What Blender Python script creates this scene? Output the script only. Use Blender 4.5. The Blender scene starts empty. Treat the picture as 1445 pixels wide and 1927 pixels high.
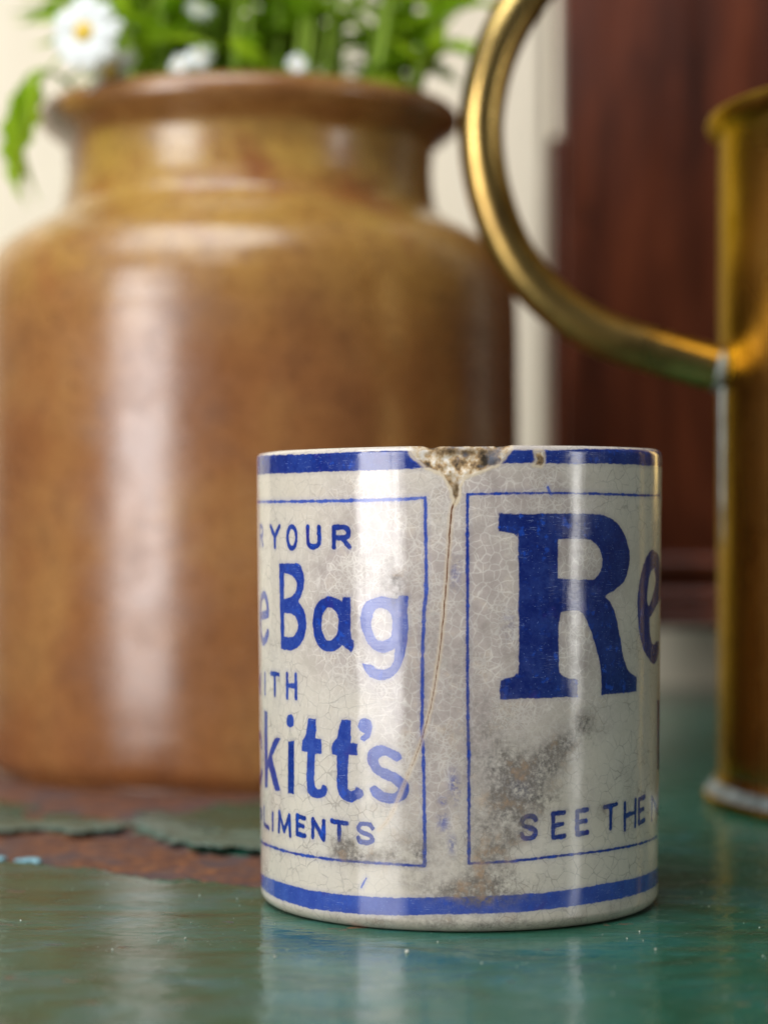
import bpy, bmesh, math, random
import numpy as np
from mathutils import Vector, Matrix, noise as mnoise

# ------------------------------------------------------------------ camera
scene = bpy.context.scene
COL = scene.collection
R = math.radians
cam_data = bpy.data.cameras.new('camera')
cam = bpy.data.objects.new('camera', cam_data)
COL.objects.link(cam)
cam.location = (0, 0, .07555)
cam.rotation_euler = (R(90.286), 0, 0)
cam_data.sensor_width = 36
cam_data.sensor_fit = 'AUTO'
cam_data.lens = 80.33
cam_data.clip_start = .01
cam_data.clip_end = 50
cam_data.dof.use_dof = True
cam_data.dof.focus_distance = .428
cam_data.dof.aperture_fstop = 9.6
scene.camera = cam

# ------------------------------------------------------------------ light
world = bpy.data.worlds.new('World')
scene.world = world
world.use_nodes = True
bg = world.node_tree.nodes['Background']
bg.inputs[0].default_value = (.86, .93, 1, 1)
bg.inputs[1].default_value = .08

def area(name, loc, target, sx, sy, radiance, color):
    l = bpy.data.lights.new(name, 'AREA')
    l.shape = 'RECTANGLE'; l.size = sx; l.size_y = sy
    l.energy = radiance * math.pi * sx * sy
    l.color = color
    o = bpy.data.objects.new(name, l)
    COL.objects.link(o)
    o.location = loc
    o.rotation_euler = (Vector(target) - Vector(loc)).to_track_quat('-Z', 'Y').to_euler()
    return o
area('window_light', (-1.155, -.631, .24), (.0151, .4606, .16), .72, .95, 11.0, (1, .975, .97))
area('narrow_window_light', (1.465, -.2156, .24), (.0151, .4606, .16), .19, .8, 8.0, (1, .985, .95))
area('overhead_light', (-.55, -.15, 1.6), (.0, .6, 0), 1.6, 1.4, 6.2, (.90, .95, 1))

vs = scene.view_settings
vs.view_transform = 'Standard'
vs.look = 'None'
vs.exposure = 0
vs.gamma = 1
try:
    scene.cycles.use_denoising = True
    scene.cycles.max_bounces = 6
    scene.cycles.diffuse_bounces = 3
    scene.cycles.adaptive_threshold = .02
except Exception:
    pass

# ------------------------------------------------------------------ helpers
def tag(o, label=None, cat=None, group=None, kind=None):
    if label: o['label'] = label
    if cat: o['category'] = cat
    if group: o['group'] = group
    if kind: o['kind'] = kind
    return o

def empty(name, loc=(0, 0, 0)):
    o = bpy.data.objects.new(name, None)
    o.empty_display_size = .01
    o.location = loc
    COL.objects.link(o)
    return o

def link(name, me, m=None, parent=None, smooth=True):
    if m is not None and not me.materials: me.materials.append(m)
    if smooth: me.polygons.foreach_set('use_smooth', [True] * len(me.polygons))
    o = bpy.data.objects.new(name, me)
    COL.objects.link(o)
    if parent is not None: o.parent = parent
    return o

def pydata(name, v, f):
    me = bpy.data.meshes.new(name)
    me.from_pydata([tuple(p) for p in v], [], [tuple(q) for q in f])
    me.update()
    return me

def gridmesh(name, P, wrap=False):
    """P: rows x cols x 3 array -> quad mesh"""
    r, c, _ = P.shape
    idx = np.arange(r * c).reshape(r, c)
    if wrap: idx = np.concatenate([idx, idx[:, :1]], 1)
    q = np.stack([idx[:-1, :-1], idx[:-1, 1:], idx[1:, 1:], idx[1:, :-1]], -1).reshape(-1, 4)
    me = bpy.data.meshes.new(name)
    me.vertices.add(r * c)
    me.vertices.foreach_set('co', P.reshape(-1).astype(np.float32))
    me.loops.add(q.size)
    me.loops.foreach_set('vertex_index', q.reshape(-1).astype(np.int32))
    me.polygons.add(len(q))
    me.polygons.foreach_set('loop_start', np.arange(0, q.size, 4, dtype=np.int32))
    me.update(calc_edges=True)
    me.validate()
    return me

def attr(me, name, a):
    at = me.attributes.new(name, 'FLOAT', 'POINT')
    at.data.foreach_set('value', np.ascontiguousarray(a.reshape(-1), dtype=np.float32))

def lathe(name, prof, seg=96, wob=0, seed=0):
    t = np.linspace(0, 2 * math.pi, seg, endpoint=False)
    p = np.array(prof)
    P = np.zeros((len(p), seg, 3))
    w = 1 + wob * np.sin(2 * t + seed)[None, :]
    P[..., 0] = p[:, :1] * np.cos(t) * w
    P[..., 1] = p[:, :1] * np.sin(t) * w
    P[..., 2] = p[:, 1:]
    return gridmesh(name, P, True)

def smooth_curve(pts, n=8):
    pts = [Vector(p) for p in pts]
    out = []
    for i in range(len(pts) - 1):
        p0 = pts[max(i - 1, 0)]; p1 = pts[i]; p2 = pts[i + 1]; p3 = pts[min(i + 2, len(pts) - 1)]
        for k in range(n):
            t = k / n
            out.append(.5 * ((2 * p1) + (p2 - p0) * t + (2 * p0 - 5 * p1 + 4 * p2 - p3) * t * t + (3 * p1 - p0 - 3 * p2 + p3) * t ** 3))
    out.append(pts[-1])
    return out

def tube(name, pts, rad, seg=16, cap=True):
    pts = [Vector(p) for p in pts]
    n = len(pts)
    rad = rad if hasattr(rad, '__len__') else [rad] * n
    v, f = [], []
    ref = Vector((0, 1, 0)) if abs((pts[1] - pts[0]).normalized().y) < .9 else Vector((1, 0, 0))
    for i, p in enumerate(pts):
        t = (pts[min(i + 1, n - 1)] - pts[max(i - 1, 0)]).normalized()
        a = t.cross(ref).normalized(); b = t.cross(a).normalized()
        for k in range(seg):
            an = 2 * math.pi * k / seg
            v.append(p + (a * math.cos(an) + b * math.sin(an)) * rad[i])
    for i in range(n - 1):
        for k in range(seg):
            k2 = (k + 1) % seg
            f.append((i * seg + k, i * seg + k2, (i + 1) * seg + k2, (i + 1) * seg + k))
    if cap:
        f.append(tuple(range(seg))[::-1]); f.append(tuple(range((n - 1) * seg, n * seg)))
    return pydata(name, v, f)

def box(name, x0, x1, y0, y1, z0, z1, bev=.001, seg=2):
    bm = bmesh.new()
    bmesh.ops.create_cube(bm, size=1)
    for v in bm.verts:
        v.co = Vector(((x0 + x1) / 2 + v.co.x * (x1 - x0), (y0 + y1) / 2 + v.co.y * (y1 - y0), (z0 + z1) / 2 + v.co.z * (z1 - z0)))
    if bev: bmesh.ops.bevel(bm, geom=bm.edges[:], offset=bev, segments=seg, affect='EDGES', profile=.5)
    bm.normal_update()
    me = bpy.data.meshes.new(name); bm.to_mesh(me); bm.free()
    return me

# distance fields, all in millimetres (positive inside)
def seg_dist(px, py, ring, closed=True):
    d = np.full(px.shape, 1e9)
    n = len(ring)
    for i in range(n if closed else n - 1):
        ax, ay = ring[i]; bx, by = ring[(i + 1) % n]
        vx, vy = bx - ax, by - ay
        L = vx * vx + vy * vy + 1e-12
        t = np.clip(((px - ax) * vx + (py - ay) * vy) / L, 0, 1)
        d = np.minimum(d, np.hypot(px - ax - t * vx, py - ay - t * vy))
    return d

def inside(px, py, ring):
    c = np.zeros(px.shape, bool)
    n = len(ring)
    for i in range(n):
        ax, ay = ring[i]; bx, by = ring[(i + 1) % n]
        if ay == by: continue
        c ^= ((ay > py) != (by > py)) & (px < (bx - ax) * (py - ay) / (by - ay) + ax)
    return c

def poly_sdf(px, py, rings):
    c = np.zeros(px.shape, bool); d = np.full(px.shape, 1e9)
    for r in rings:
        c ^= inside(px, py, r); d = np.minimum(d, seg_dist(px, py, r))
    return np.where(c, d, -d)

def vnoise(x, y, seed=0):
    """cheap smooth value noise"""
    rs = np.random.RandomState(seed); T = rs.rand(256, 256)
    xi = np.floor(x).astype(int); yi = np.floor(y).astype(int)
    fx = x - xi; fy = y - yi
    fx = fx * fx * (3 - 2 * fx); fy = fy * fy * (3 - 2 * fy)
    g = lambda a, b: T[a % 256, b % 256]
    return (g(xi, yi) * (1 - fx) + g(xi + 1, yi) * fx) * (1 - fy) + (g(xi, yi + 1) * (1 - fx) + g(xi + 1, yi + 1) * fx) * fy

def fbm(x, y, seed=0, oct=4):
    s = 0; a = .5
    for i in range(oct):
        s = s + a * vnoise(x * 2 ** i, y * 2 ** i, seed + i); a *= .5
    return s / (1 - .5 ** oct)

# ------------------------------------------------------------------ material helper
class Mat:
    def __init__(self, name):
        self.m = bpy.data.materials.new(name)
        self.m.use_nodes = True
        self.t = self.m.node_tree
        self.bsdf = self.t.nodes['Principled BSDF']
        self.out = self.t.nodes['Material Output']
    def node(self, typ, **props):
        n = self.t.nodes.new(typ)
        for k, v in props.items(): setattr(n, k, v)
        return n
    def put(self, sock, v):
        if isinstance(v, bpy.types.NodeSocket): self.t.links.new(v, sock)
        elif isinstance(v, tuple) and len(v) == 3 and sock.type == 'RGBA': sock.default_value = (*v, 1)
        else: sock.default_value = v
    def attr(self, name):
        n = self.node('ShaderNodeAttribute', attribute_name=name)
        return n.outputs['Fac']
    def co(self, scale=(1, 1, 1), rot=(0, 0, 0)):
        c = self.node('ShaderNodeTexCoord')
        m = self.node('ShaderNodeMapping')
        m.inputs['Scale'].default_value = scale
        m.inputs['Rotation'].default_value = rot
        self.t.links.new(c.outputs['Object'], m.inputs[0])
        return m.outputs[0]
    def noise(self, vec, scale, detail=4, rough=.55, dist=0, out='Fac'):
        n = self.node('ShaderNodeTexNoise')
        self.put(n.inputs['Vector'], vec); n.inputs['Scale'].default_value = scale
        n.inputs['Detail'].default_value = detail; n.inputs['Roughness'].default_value = rough
        n.inputs['Distortion'].default_value = dist
        return n.outputs[out]
    def voronoi(self, vec, scale, feature='DISTANCE_TO_EDGE', rnd=1, out='Distance'):
        n = self.node('ShaderNodeTexVoronoi', feature=feature)
        self.put(n.inputs['Vector'], vec); n.inputs['Scale'].default_value = scale
        n.inputs['Randomness'].default_value = rnd
        return n.outputs[out]
    def math(self, op, a, b=0., c=0., clamp=False):
        n = self.node('ShaderNodeMath', operation=op, use_clamp=clamp)
        self.put(n.inputs[0], a); self.put(n.inputs[1], b)
        if op in ('MULTIPLY_ADD',): self.put(n.inputs[2], c)
        return n.outputs[0]
    def step(self, v, lo, hi, a=0., b=1.):
        n = self.node('ShaderNodeMapRange', interpolation_type='SMOOTHSTEP')
        self.put(n.inputs['Value'], v)
        n.inputs['From Min'].default_value = lo; n.inputs['From Max'].default_value = hi
        n.inputs['To Min'].default_value = a; n.inputs['To Max'].default_value = b
        return n.outputs[0]
    def mix(self, fac, a, b, mode='MIX'):
        n = self.node('ShaderNodeMix', data_type='RGBA', blend_type=mode)
        self.put(n.inputs[0], fac); self.put(n.inputs[6], a); self.put(n.inputs[7], b)
        return n.outputs[2]
    def ramp(self, fac, stops):
        n = self.node('ShaderNodeValToRGB')
        self.put(n.inputs[0], fac)
        e = n.color_ramp.elements
        while len(e) < len(stops): e.new(.5)
        for el, (p, c) in zip(e, stops):
            el.position = p; el.color = (*c, 1)
        return n.outputs[0]
    def vadd(self, a, b):
        n = self.node('ShaderNodeVectorMath', operation='ADD')
        self.put(n.inputs[0], a); self.put(n.inputs[1], b); return n.outputs[0]
    def vscale(self, a, s):
        n = self.node('ShaderNodeVectorMath', operation='SCALE')
        self.put(n.inputs[0], a); n.inputs['Scale'].default_value = s; return n.outputs[0]
    def bump(self, h, dist, strength=1., normal=None):
        n = self.node('ShaderNodeBump')
        n.inputs['Strength'].default_value = strength; n.inputs['Distance'].default_value = dist
        self.put(n.inputs['Height'], h)
        if normal is not None: self.put(n.inputs['Normal'], normal)
        return n.outputs[0]
    def set(self, **kw):
        for k, v in kw.items(): self.put(self.bsdf.inputs[k.replace('_', ' ')], v)
        return self.m

# printed marks unrolled from the wall of the mug, arc length and height in mm
INK = [["s","frame",0.75,0.55,[[-60.6,79.8],[-53.86,79.8],[-32.34,79.73],[-21.02,79.82],[-11.9,80.0],[-7.51,80.26]]],
["s","frame",0.8,0.62,[[-7.45,80.32],[-7.38,72.73],[-7.26,64.61],[-7.4,61.9],[-7.68,59.19],[-7.97,52.41],[-8.06,44.71],[-8.07,41.25],[-8.08,36.36],[-7.87,33.11],[-7.74,24.98],[-7.68,16.85],[-7.71,12.45]]],
["s","frame",0.85,0.5,[[-7.71,12.37],[-12.96,12.52],[-22.06,12.5],[-31.01,12.44],[-40.41,12.5],[-49.11,12.53],[-60.6,12.13],[-60.57,12.52]]],
["s","frame",0.95,0.55,[[0.21,80.91],[0.21,66.72],[0.24,55.63],[0.27,42.81],[0.47,30.08],[0.5,13.06]]],
["s","frame",0.9,0.42,[[0.21,80.91],[14.25,81.17],[25.83,81.1],[39.21,80.94],[51.47,81.08],[53.1,81.07]]],
["s","frame",1.0,0.45,[[0.5,13.01],[8.59,13.29],[17.67,13.84],[28.39,13.99],[40.45,13.99],[52.69,13.91]]],
["s","R",0.95,0.95,[[-54.3,71.26],[-54.3,74.96],[-52.66,74.96],[-51.97,74.67],[-51.79,74.04],[-51.97,73.37],[-52.66,73.04],[-54.3,73.04]]],
["s","R",0.95,0.95,[[-52.98,73.04],[-51.66,71.26]]],
["s","Y",0.95,0.95,[[-46.52,74.96],[-44.36,73.02],[-42.2,74.96]]],
["s","Y",0.95,0.95,[[-44.36,73.02],[-44.36,71.07]]],
["s","O",0.95,0.98,[[-36.16,72.88],[-36.27,73.67],[-36.6,74.34],[-37.08,74.79],[-37.66,74.95],[-38.23,74.79],[-38.71,74.34],[-39.04,73.67],[-39.15,72.88],[-39.04,72.09],[-38.71,71.42],[-38.23,70.97],[-37.66,70.81],[-37.08,70.97],[-36.6,71.42],[-36.27,72.09],[-36.16,72.88]]],
["s","U",1.0,0.98,[[-32.73,74.81],[-32.73,72.21],[-32.37,71.42],[-31.21,71.09],[-30.06,71.42],[-29.7,72.21],[-29.7,74.81]]],
["s","R",1.05,1.0,[[-26.01,71.1],[-26.01,74.8],[-23.81,74.8],[-22.89,74.5],[-22.64,73.88],[-22.89,73.21],[-23.81,72.88],[-26.01,72.88]]],
["s","R",1.05,1.0,[[-24.23,72.88],[-22.46,71.1]]],
["s","e",0.85,1.6,[[-54.83,57.12],[-48.69,57.85],[-48.82,59.67],[-50.01,61.22],[-51.66,61.49],[-53.64,60.58],[-54.76,58.3],[-54.96,56.48],[-54.3,53.75],[-52.65,52.38],[-50.67,52.56],[-48.69,54.2]]],
["p","B",0.9,[[[-42.58,67.83],[-35.98,67.87],[-34.62,67.05],[-33.85,65.39],[-34.01,63.43],[-34.91,61.73],[-35.61,60.59],[-34.49,59.65],[-33.51,57.86],[-33.45,55.63],[-34.35,53.36],[-36.19,51.89],[-38.95,51.2],[-42.08,51.34]],[[-40.52,65.97],[-37.96,65.73],[-36.4,64.64],[-36.28,63.1],[-37.51,61.81],[-39.6,61.19],[-40.72,61.02]],[[-40.65,58.33],[-37.56,58.15],[-36.03,56.8],[-35.91,55.54],[-37.12,54.23],[-39.18,53.73],[-40.73,53.8]]]],
["p","a",1.0,[[[-29.37,61.17],[-27.15,61.82],[-25.06,61.4],[-24.22,60.86],[-24.11,61.77],[-22.24,61.86],[-22.28,54.86],[-21.65,53.64],[-21.66,52.41],[-22.3,51.43],[-23.44,52.36],[-24.28,52.75],[-25.48,51.88],[-27.24,51.46],[-29.08,51.75],[-30.6,53.09],[-31.38,55.42],[-31.43,57.92],[-30.73,59.89]],[[-27.17,59.7],[-25.94,59.17],[-25.15,58.09],[-25.1,56.44],[-25.45,54.78],[-26.69,53.69],[-27.95,53.73],[-28.86,54.81],[-29.22,56.6],[-28.83,58.55],[-28.08,59.4]]]],
["p","g",0.8,[[[-15.52,62.01],[-13.94,61.71],[-12.66,61.58],[-12.37,62.19],[-10.7,62.2],[-10.79,59.16],[-10.71,56.45],[-11.0,53.18],[-11.71,50.19],[-12.84,47.99],[-14.57,46.73],[-16.32,46.54],[-18.11,47.04],[-19.17,48.1],[-19.78,49.45],[-17.8,49.23],[-17.2,48.7],[-15.72,48.47],[-14.27,49.05],[-13.55,50.15],[-13.11,52.61],[-13.97,52.05],[-15.42,51.61],[-16.89,51.85],[-18.69,53.31],[-19.75,55.47],[-20.21,57.38],[-19.88,59.57],[-18.95,60.96],[-17.44,61.66]],[[-15.68,59.86],[-14.38,59.25],[-13.72,57.76],[-13.67,56.13],[-14.11,54.49],[-15.26,53.79],[-16.58,53.9],[-17.47,55.11],[-17.91,56.88],[-17.6,58.66],[-16.85,59.62]]]],
["s","W",0.9,0.95,[[-59.88,45.5],[-58.72,41.94],[-57.56,45.15],[-56.4,41.94],[-55.23,45.5]]],
["s","I",0.9,0.95,[[-51.12,42.2],[-51.12,45.96]]],
["s","T",0.9,0.95,[[-46.95,46.34],[-43.23,46.34]]],
["s","T",0.9,0.95,[[-45.09,46.34],[-45.09,42.34]]],
["s","H",0.85,0.95,[[-39.8,42.16],[-39.8,46.62]]],
["s","H",0.85,0.95,[[-36.73,42.16],[-36.73,46.62]]],
["s","H",0.85,0.95,[[-39.8,44.48],[-36.73,44.48]]],
["s","c",0.85,1.7,[[-55.25,31.52],[-56.29,33.05],[-58.03,33.32],[-59.77,32.42],[-60.76,30.17],[-60.93,28.38],[-60.35,25.68],[-58.9,24.33],[-57.16,24.51],[-55.25,26.13]]],
["p","k",0.9,[[[-51.88,38.78],[-49.47,38.68],[-49.58,29.17],[-45.51,33.7],[-42.54,34.09],[-46.79,30.15],[-42.74,23.8],[-45.23,23.59],[-48.82,27.95],[-49.43,27.6],[-49.76,23.82],[-51.88,23.59]]]],
["p","i",1,[[[-39.61,33.68],[-37.51,33.93],[-37.56,23.8],[-39.77,23.73]]]],
["p","dot",0.85,[[[-37.56,37.78],[-37.73,37.12],[-38.18,36.61],[-38.81,36.39],[-39.45,36.52],[-39.93,36.96],[-40.1,37.59],[-39.91,38.26],[-39.42,38.77],[-38.78,38.99],[-38.15,38.86],[-37.71,38.42]]]],
["p","t",0.85,[[[-33.0,38.64],[-30.75,38.67],[-30.98,34.96],[-29.35,34.92],[-29.37,32.15],[-31.22,32.02],[-31.38,28.12],[-31.28,25.9],[-30.49,25.27],[-29.7,25.61],[-29.5,26.32],[-28.37,26.13],[-27.93,25.47],[-28.39,24.32],[-29.72,23.72],[-31.3,23.67],[-32.74,24.11],[-33.46,25.16],[-33.55,28.5],[-33.29,32.15],[-35.05,32.3],[-34.81,33.99],[-33.9,35.32],[-33.32,37.17]]]],
["p","t",0.9,[[[-24.48,38.79],[-22.29,38.84],[-22.41,34.63],[-20.81,34.58],[-21.04,32.37],[-22.85,32.28],[-23.11,28.69],[-23.12,25.94],[-22.31,25.58],[-21.5,25.9],[-21.33,26.46],[-20.07,25.98],[-19.6,25.19],[-20.39,24.32],[-22.32,23.57],[-23.97,23.82],[-25.16,24.98],[-25.6,26.88],[-25.63,32.11],[-26.82,32.18],[-26.74,33.98],[-25.6,35.42],[-25.07,37.38]]]],
["p","apostrophe",0.75,[[[-19.06,39.36],[-18.0,38.8],[-17.76,37.44],[-18.32,35.92],[-19.4,35.05],[-20.33,35.28],[-20.17,35.84],[-19.23,36.56],[-20.48,36.92],[-20.85,37.86],[-20.31,38.98]]]],
["p","s",0.8,[[[-11.9,32.2],[-12.9,31.49],[-13.33,31.66],[-14.33,32.25],[-15.64,32.48],[-16.38,32.04],[-16.53,31.35],[-15.95,30.42],[-14.05,29.81],[-11.91,28.67],[-10.79,27.61],[-10.57,26.4],[-11.22,24.88],[-12.64,23.96],[-14.65,23.66],[-16.42,24.07],[-17.76,25.01],[-18.58,26.48],[-17.3,26.87],[-16.11,26.19],[-14.94,25.69],[-13.63,25.61],[-12.77,26.05],[-12.69,26.6],[-13.48,27.39],[-15.81,28.38],[-17.59,29.39],[-18.65,30.85],[-18.89,32.2],[-18.33,33.46],[-17.27,34.19],[-15.78,34.44],[-14.04,33.98],[-12.61,33.26]]]],
["s","L",1.0,0.92,[[-52.9,19.61],[-52.9,16.29],[-49.27,15.97]]],
["s","I",1.0,0.92,[[-46.78,16.01],[-46.78,19.17]]],
["s","M",1.0,0.92,[[-43.7,15.92],[-43.42,19.71],[-41.38,16.35],[-39.35,19.47],[-39.07,15.64]]],
["s","E",1.0,0.92,[[-34.2,19.52],[-36.66,19.74],[-36.66,16.37],[-34.2,16.15]]],
["s","E",1.0,0.92,[[-36.66,18.13],[-34.69,17.94]]],
["s","N",1.0,0.92,[[-31.87,16.13],[-31.87,19.63],[-28.96,15.95],[-28.96,19.45]]],
["s","T",1.0,0.92,[[-26.83,19.63],[-23.45,19.49]]],
["s","T",1.0,0.92,[[-25.14,19.56],[-25.14,16.29]]],
["s","S",1.0,0.92,[[-17.9,18.95],[-18.37,19.48],[-19.36,19.68],[-20.35,19.49],[-20.82,18.91],[-20.54,18.3],[-19.36,17.92],[-18.18,17.48],[-17.87,16.91],[-18.28,16.36],[-19.36,16.17],[-20.45,16.37],[-20.91,16.98]]],
["s","P",1.0,0.92,[[-57.63,15.98],[-57.63,18.6],[-56.4,18.6],[-55.81,18.34],[-55.65,17.89],[-55.81,17.42],[-56.4,17.19],[-57.63,17.19]]],
["p","R",1.25,[[[5.91,77.48],[9.0,77.26],[17.34,77.41],[24.03,77.34],[28.19,77.01],[31.12,75.88],[33.91,73.59],[35.56,70.42],[35.6,67.55],[34.03,64.71],[31.27,63.05],[28.33,61.83],[30.0,60.52],[31.55,57.91],[32.73,54.17],[33.97,50.11],[35.78,47.44],[38.72,46.14],[38.77,43.39],[27.51,43.35],[27.61,45.55],[27.26,48.69],[26.46,51.26],[25.3,54.41],[23.82,57.27],[22.05,59.14],[18.07,59.22],[17.6,56.56],[17.62,52.65],[17.64,49.85],[17.97,47.74],[19.43,46.85],[21.72,46.36],[21.74,43.26],[6.19,43.17],[6.18,46.72],[8.51,47.25],[9.37,47.93],[9.65,48.9],[9.59,71.7],[9.3,73.09],[8.16,73.79],[5.86,74.06]],[[17.36,72.65],[23.35,72.63],[25.16,72.2],[26.87,70.78],[27.67,68.51],[27.29,66.81],[25.96,65.42],[24.12,65.02],[17.4,65.38]]]],
["p","e",1.2,[[[47.25,70.3],[51.26,69.07],[55.12,66.03],[55.82,61.23],[50.14,59.63],[46.6,57.99],[44.75,57.33],[44.78,56.01],[45.29,53.65],[47.32,51.94],[50.48,52.52],[53.38,52.08],[52.41,49.75],[48.61,48.19],[45.9,48.64],[41.76,51.19],[39.67,55.05],[38.85,59.7],[39.51,64.02],[41.41,67.75],[44.41,70.04]],[[47.36,66.78],[48.59,64.69],[48.05,63.23],[46.49,61.51],[44.26,59.53],[43.26,60.73],[43.75,63.63],[44.95,66.24]]]],
["p","stroke",1.2,[[[51.59,40.87],[57.98,40.39],[57.97,26.57],[52.44,27.15]]]],
["s","S",1.15,0.9,[[13.09,20.74],[12.67,21.33],[11.75,21.5],[10.83,21.22],[10.41,20.5],[10.66,19.82],[11.75,19.45],[12.84,19.01],[13.12,18.37],[12.75,17.7],[11.75,17.41],[10.75,17.57],[10.32,18.25]]],
["s","E",1.15,0.9,[[19.03,21.85],[16.65,21.67],[16.65,17.3],[19.03,17.48]]],
["s","E",1.15,0.9,[[16.65,19.57],[18.55,19.72]]],
["s","E",1.15,0.9,[[24.3,22.05],[21.88,21.83],[21.88,17.54],[24.3,17.76]]],
["s","E",1.15,0.9,[[21.88,19.77],[23.82,19.95]]],
["s","T",1.15,0.9,[[28.67,22.13],[32.12,22.39]]],
["s","T",1.15,0.9,[[30.39,22.26],[30.39,17.95]]],
["s","H",1.15,0.9,[[34.83,17.31],[34.83,22.32]]],
["s","H",1.15,0.9,[[38.67,17.61],[38.67,22.62]]],
["s","H",1.15,0.9,[[34.83,19.91],[38.67,20.22]]],
["s","E",1.15,0.9,[[42.9,22.8],[40.2,22.46],[40.2,17.92],[42.9,18.26]]],
["s","E",1.15,0.9,[[40.2,20.28],[42.36,20.55]]],
["s","N",1.15,0.9,[[47.34,17.96],[47.34,22.1],[53.48,18.32],[53.48,22.46]]],
["b","band",1.1,[[-125,89.14],[-55.16,89.14],[-34.36,88.77],[-21.59,88.93],[-11.59,89.02],[12.14,89.01],[17.28,89.01],[22.88,89.32],[39.67,89.57],[51.02,89.51],[125,89.51]],[[-125,85.21],[-55.44,85.21],[-39.22,85.17],[-29.15,85.27],[-20.67,85.38],[-11.6,85.54],[9.26,86.71],[17.29,86.64],[27.7,86.78],[39.1,86.72],[51.16,86.7],[125,86.7]]],
["b","band",0.78,[[-125,5.86],[-57.84,5.86],[-43.63,6.27],[-33.16,6.07],[-22.1,6.1],[-12.98,6.32],[-2.64,6.83],[5.75,7.03],[14.56,7.17],[28.45,7.73],[50.35,7.62],[125,7.62]],[[-125,3.34],[-55.25,3.34],[-43.7,2.85],[-31.12,2.55],[-18.95,2.79],[-2.64,3.64],[8.62,3.83],[24.59,4.44],[49.48,4.38],[125,4.38]]]]
CRACK = [[-1.84, 80.14], [-2.61, 77.99], [-2.99, 74.08], [-3.39, 68.22], [-4.07, 59.42], [-5.05, 50.61], [-6.33, 42.77], [-7.52, 37.86], [-8.02, 36.09], [-9.53, 31.94], [-11.05, 28.47], [-14.16, 21.47], [-16.61, 18.69]]
CHIP = [[-10.98, 89.57], [-9.4, 87.6], [-7.24, 85.82], [-4.92, 84.93], [-3.95, 84.05], [-2.89, 82.39], [-2.61, 80.73], [-1.93, 79.16], [-1.45, 80.73], [-1.26, 82.68], [-0.49, 84.05], [1.43, 84.83], [3.95, 85.61], [5.89, 86.6], [7.27, 87.97], [8.26, 89.54]]
# ------------------------------------------------------------------ materials
def mat_cream():
    M = Mat('cream_paint'); co = M.co()
    n = M.noise(M.co((1, 1, .25)), 14, 5)
    c = M.ramp(n, [(.3, (.77, .66, .49)), (.7, (.87, .77, .60))])
    return M.set(Base_Color=c, Roughness=.55, Normal=M.bump(M.noise(M.co((6, 6, .6)), 60, 4), .0008, .5))

def mat_wood():
    M = Mat('dark_mahogany')
    co = M.co((7, 7, .55))
    warp = M.noise(M.co((3, 3, .8)), 5, 3, out='Color')
    v = M.vadd(co, M.vscale(warp, .35))
    g = M.noise(v, 9, 6, .6)
    fine = M.noise(M.co((60, 60, 1.6)), 10, 4)
    c = M.ramp(g, [(.28, (.016, .0035, .0012)), (.5, (.085, .018, .0065)), (.72, (.20, .046, .016))])
    c = M.mix(M.math('MULTIPLY', fine, .5), c, (.018, .005, .003))
    # a knot
    k = M.node('ShaderNodeTexCoord')
    d = M.node('ShaderNodeVectorMath', operation='DISTANCE')
    M.put(d.inputs[0], M.vadd(k.outputs['Object'], M.vscale(warp, .012)))
    d.inputs[1].default_value = (.089, .95, .2115)
    c = M.mix(M.step(d.outputs['Value'], .003, .009, .85, 0), c, (.008, .003, .002))
    return M.set(Base_Color=c, Roughness=M.step(fine, .3, .7, .28, .45), Normal=M.bump(fine, .0004, .5), Specular_IOR_Level=.22)

def mat_jar():
    M = Mat('salt_glazed_stoneware')
    co = M.co()
    big = M.noise(M.co((1, 1, .85)), 24, 4, .6, .3)
    spk = M.noise(co, 420, 3, .6)
    mid = M.noise(co, 70, 4, .6)
    z = M.node('ShaderNodeSeparateXYZ'); M.put(z.inputs[0], co)
    body = M.ramp(big, [(.3, (.195, .069, .021)), (.5, (.265, .103, .031)), (.7, (.335, .155, .046))])
    neck = M.ramp(big, [(.3, (.31, .145, .034)), (.5, (.44, .255, .055)), (.66, (.25, .075, .022))])
    c = M.mix(M.step(z.outputs[2], .115, .185), body, neck)
    c = M.mix(M.step(z.outputs[2], .191, .196), c, M.ramp(mid, [(.3, (.20, .075, .022)), (.7, (.35, .165, .048))]))
    c = M.mix(M.step(mid, .50, .75, 0, .4), c, (.13, .045, .012))
    c = M.mix(M.step(spk, .48, .66, 0, .42), c, (.11, .038, .012))
    r = M.step(mid, .3, .7, .32, .45)
    return M.set(Base_Color=c, Roughness=r, Normal=M.bump(M.math('ADD', spk, M.math('MULTIPLY', mid, 2.)), .0003, .3), Specular_IOR_Level=.12, Coat_Weight=.9, Coat_IOR=1.62, Coat_Roughness=M.step(mid, .35, .7, .22, .33))

def mat_brass():
    M = Mat('aged_brass')
    co = M.co((1, 1, .35))
    n = M.noise(co, 26, 5, .6, .5)
    f = M.noise(M.co((1, 1, .1)), 300, 3)
    c = M.ramp(n, [(.28, (.20, .125, .038)), (.5, (.43, .285, .09)), (.72, (.60, .42, .145))])
    c = M.mix(M.step(M.noise(M.co(), 60, 5, .65), .50, .70, 0, .6), c, (.15, .09, .035))
    return M.set(Base_Color=c, Metallic=1., Specular_Tint=(.66, .52, .25), Roughness=M.step(n, .3, .7, .36, .22), Normal=M.bump(M.math('ADD', f, M.math('MULTIPLY', n, 3.)), .0003, .14))

def mat_solder():
    M = Mat('grey_solder')
    n = M.noise(M.co(), 300, 4)
    c = M.ramp(n, [(.3, (.10, .12, .11)), (.7, (.32, .36, .36))])
    return M.set(Base_Color=c, Metallic=.6, Roughness=.42, Normal=M.bump(n, .0004))

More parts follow.
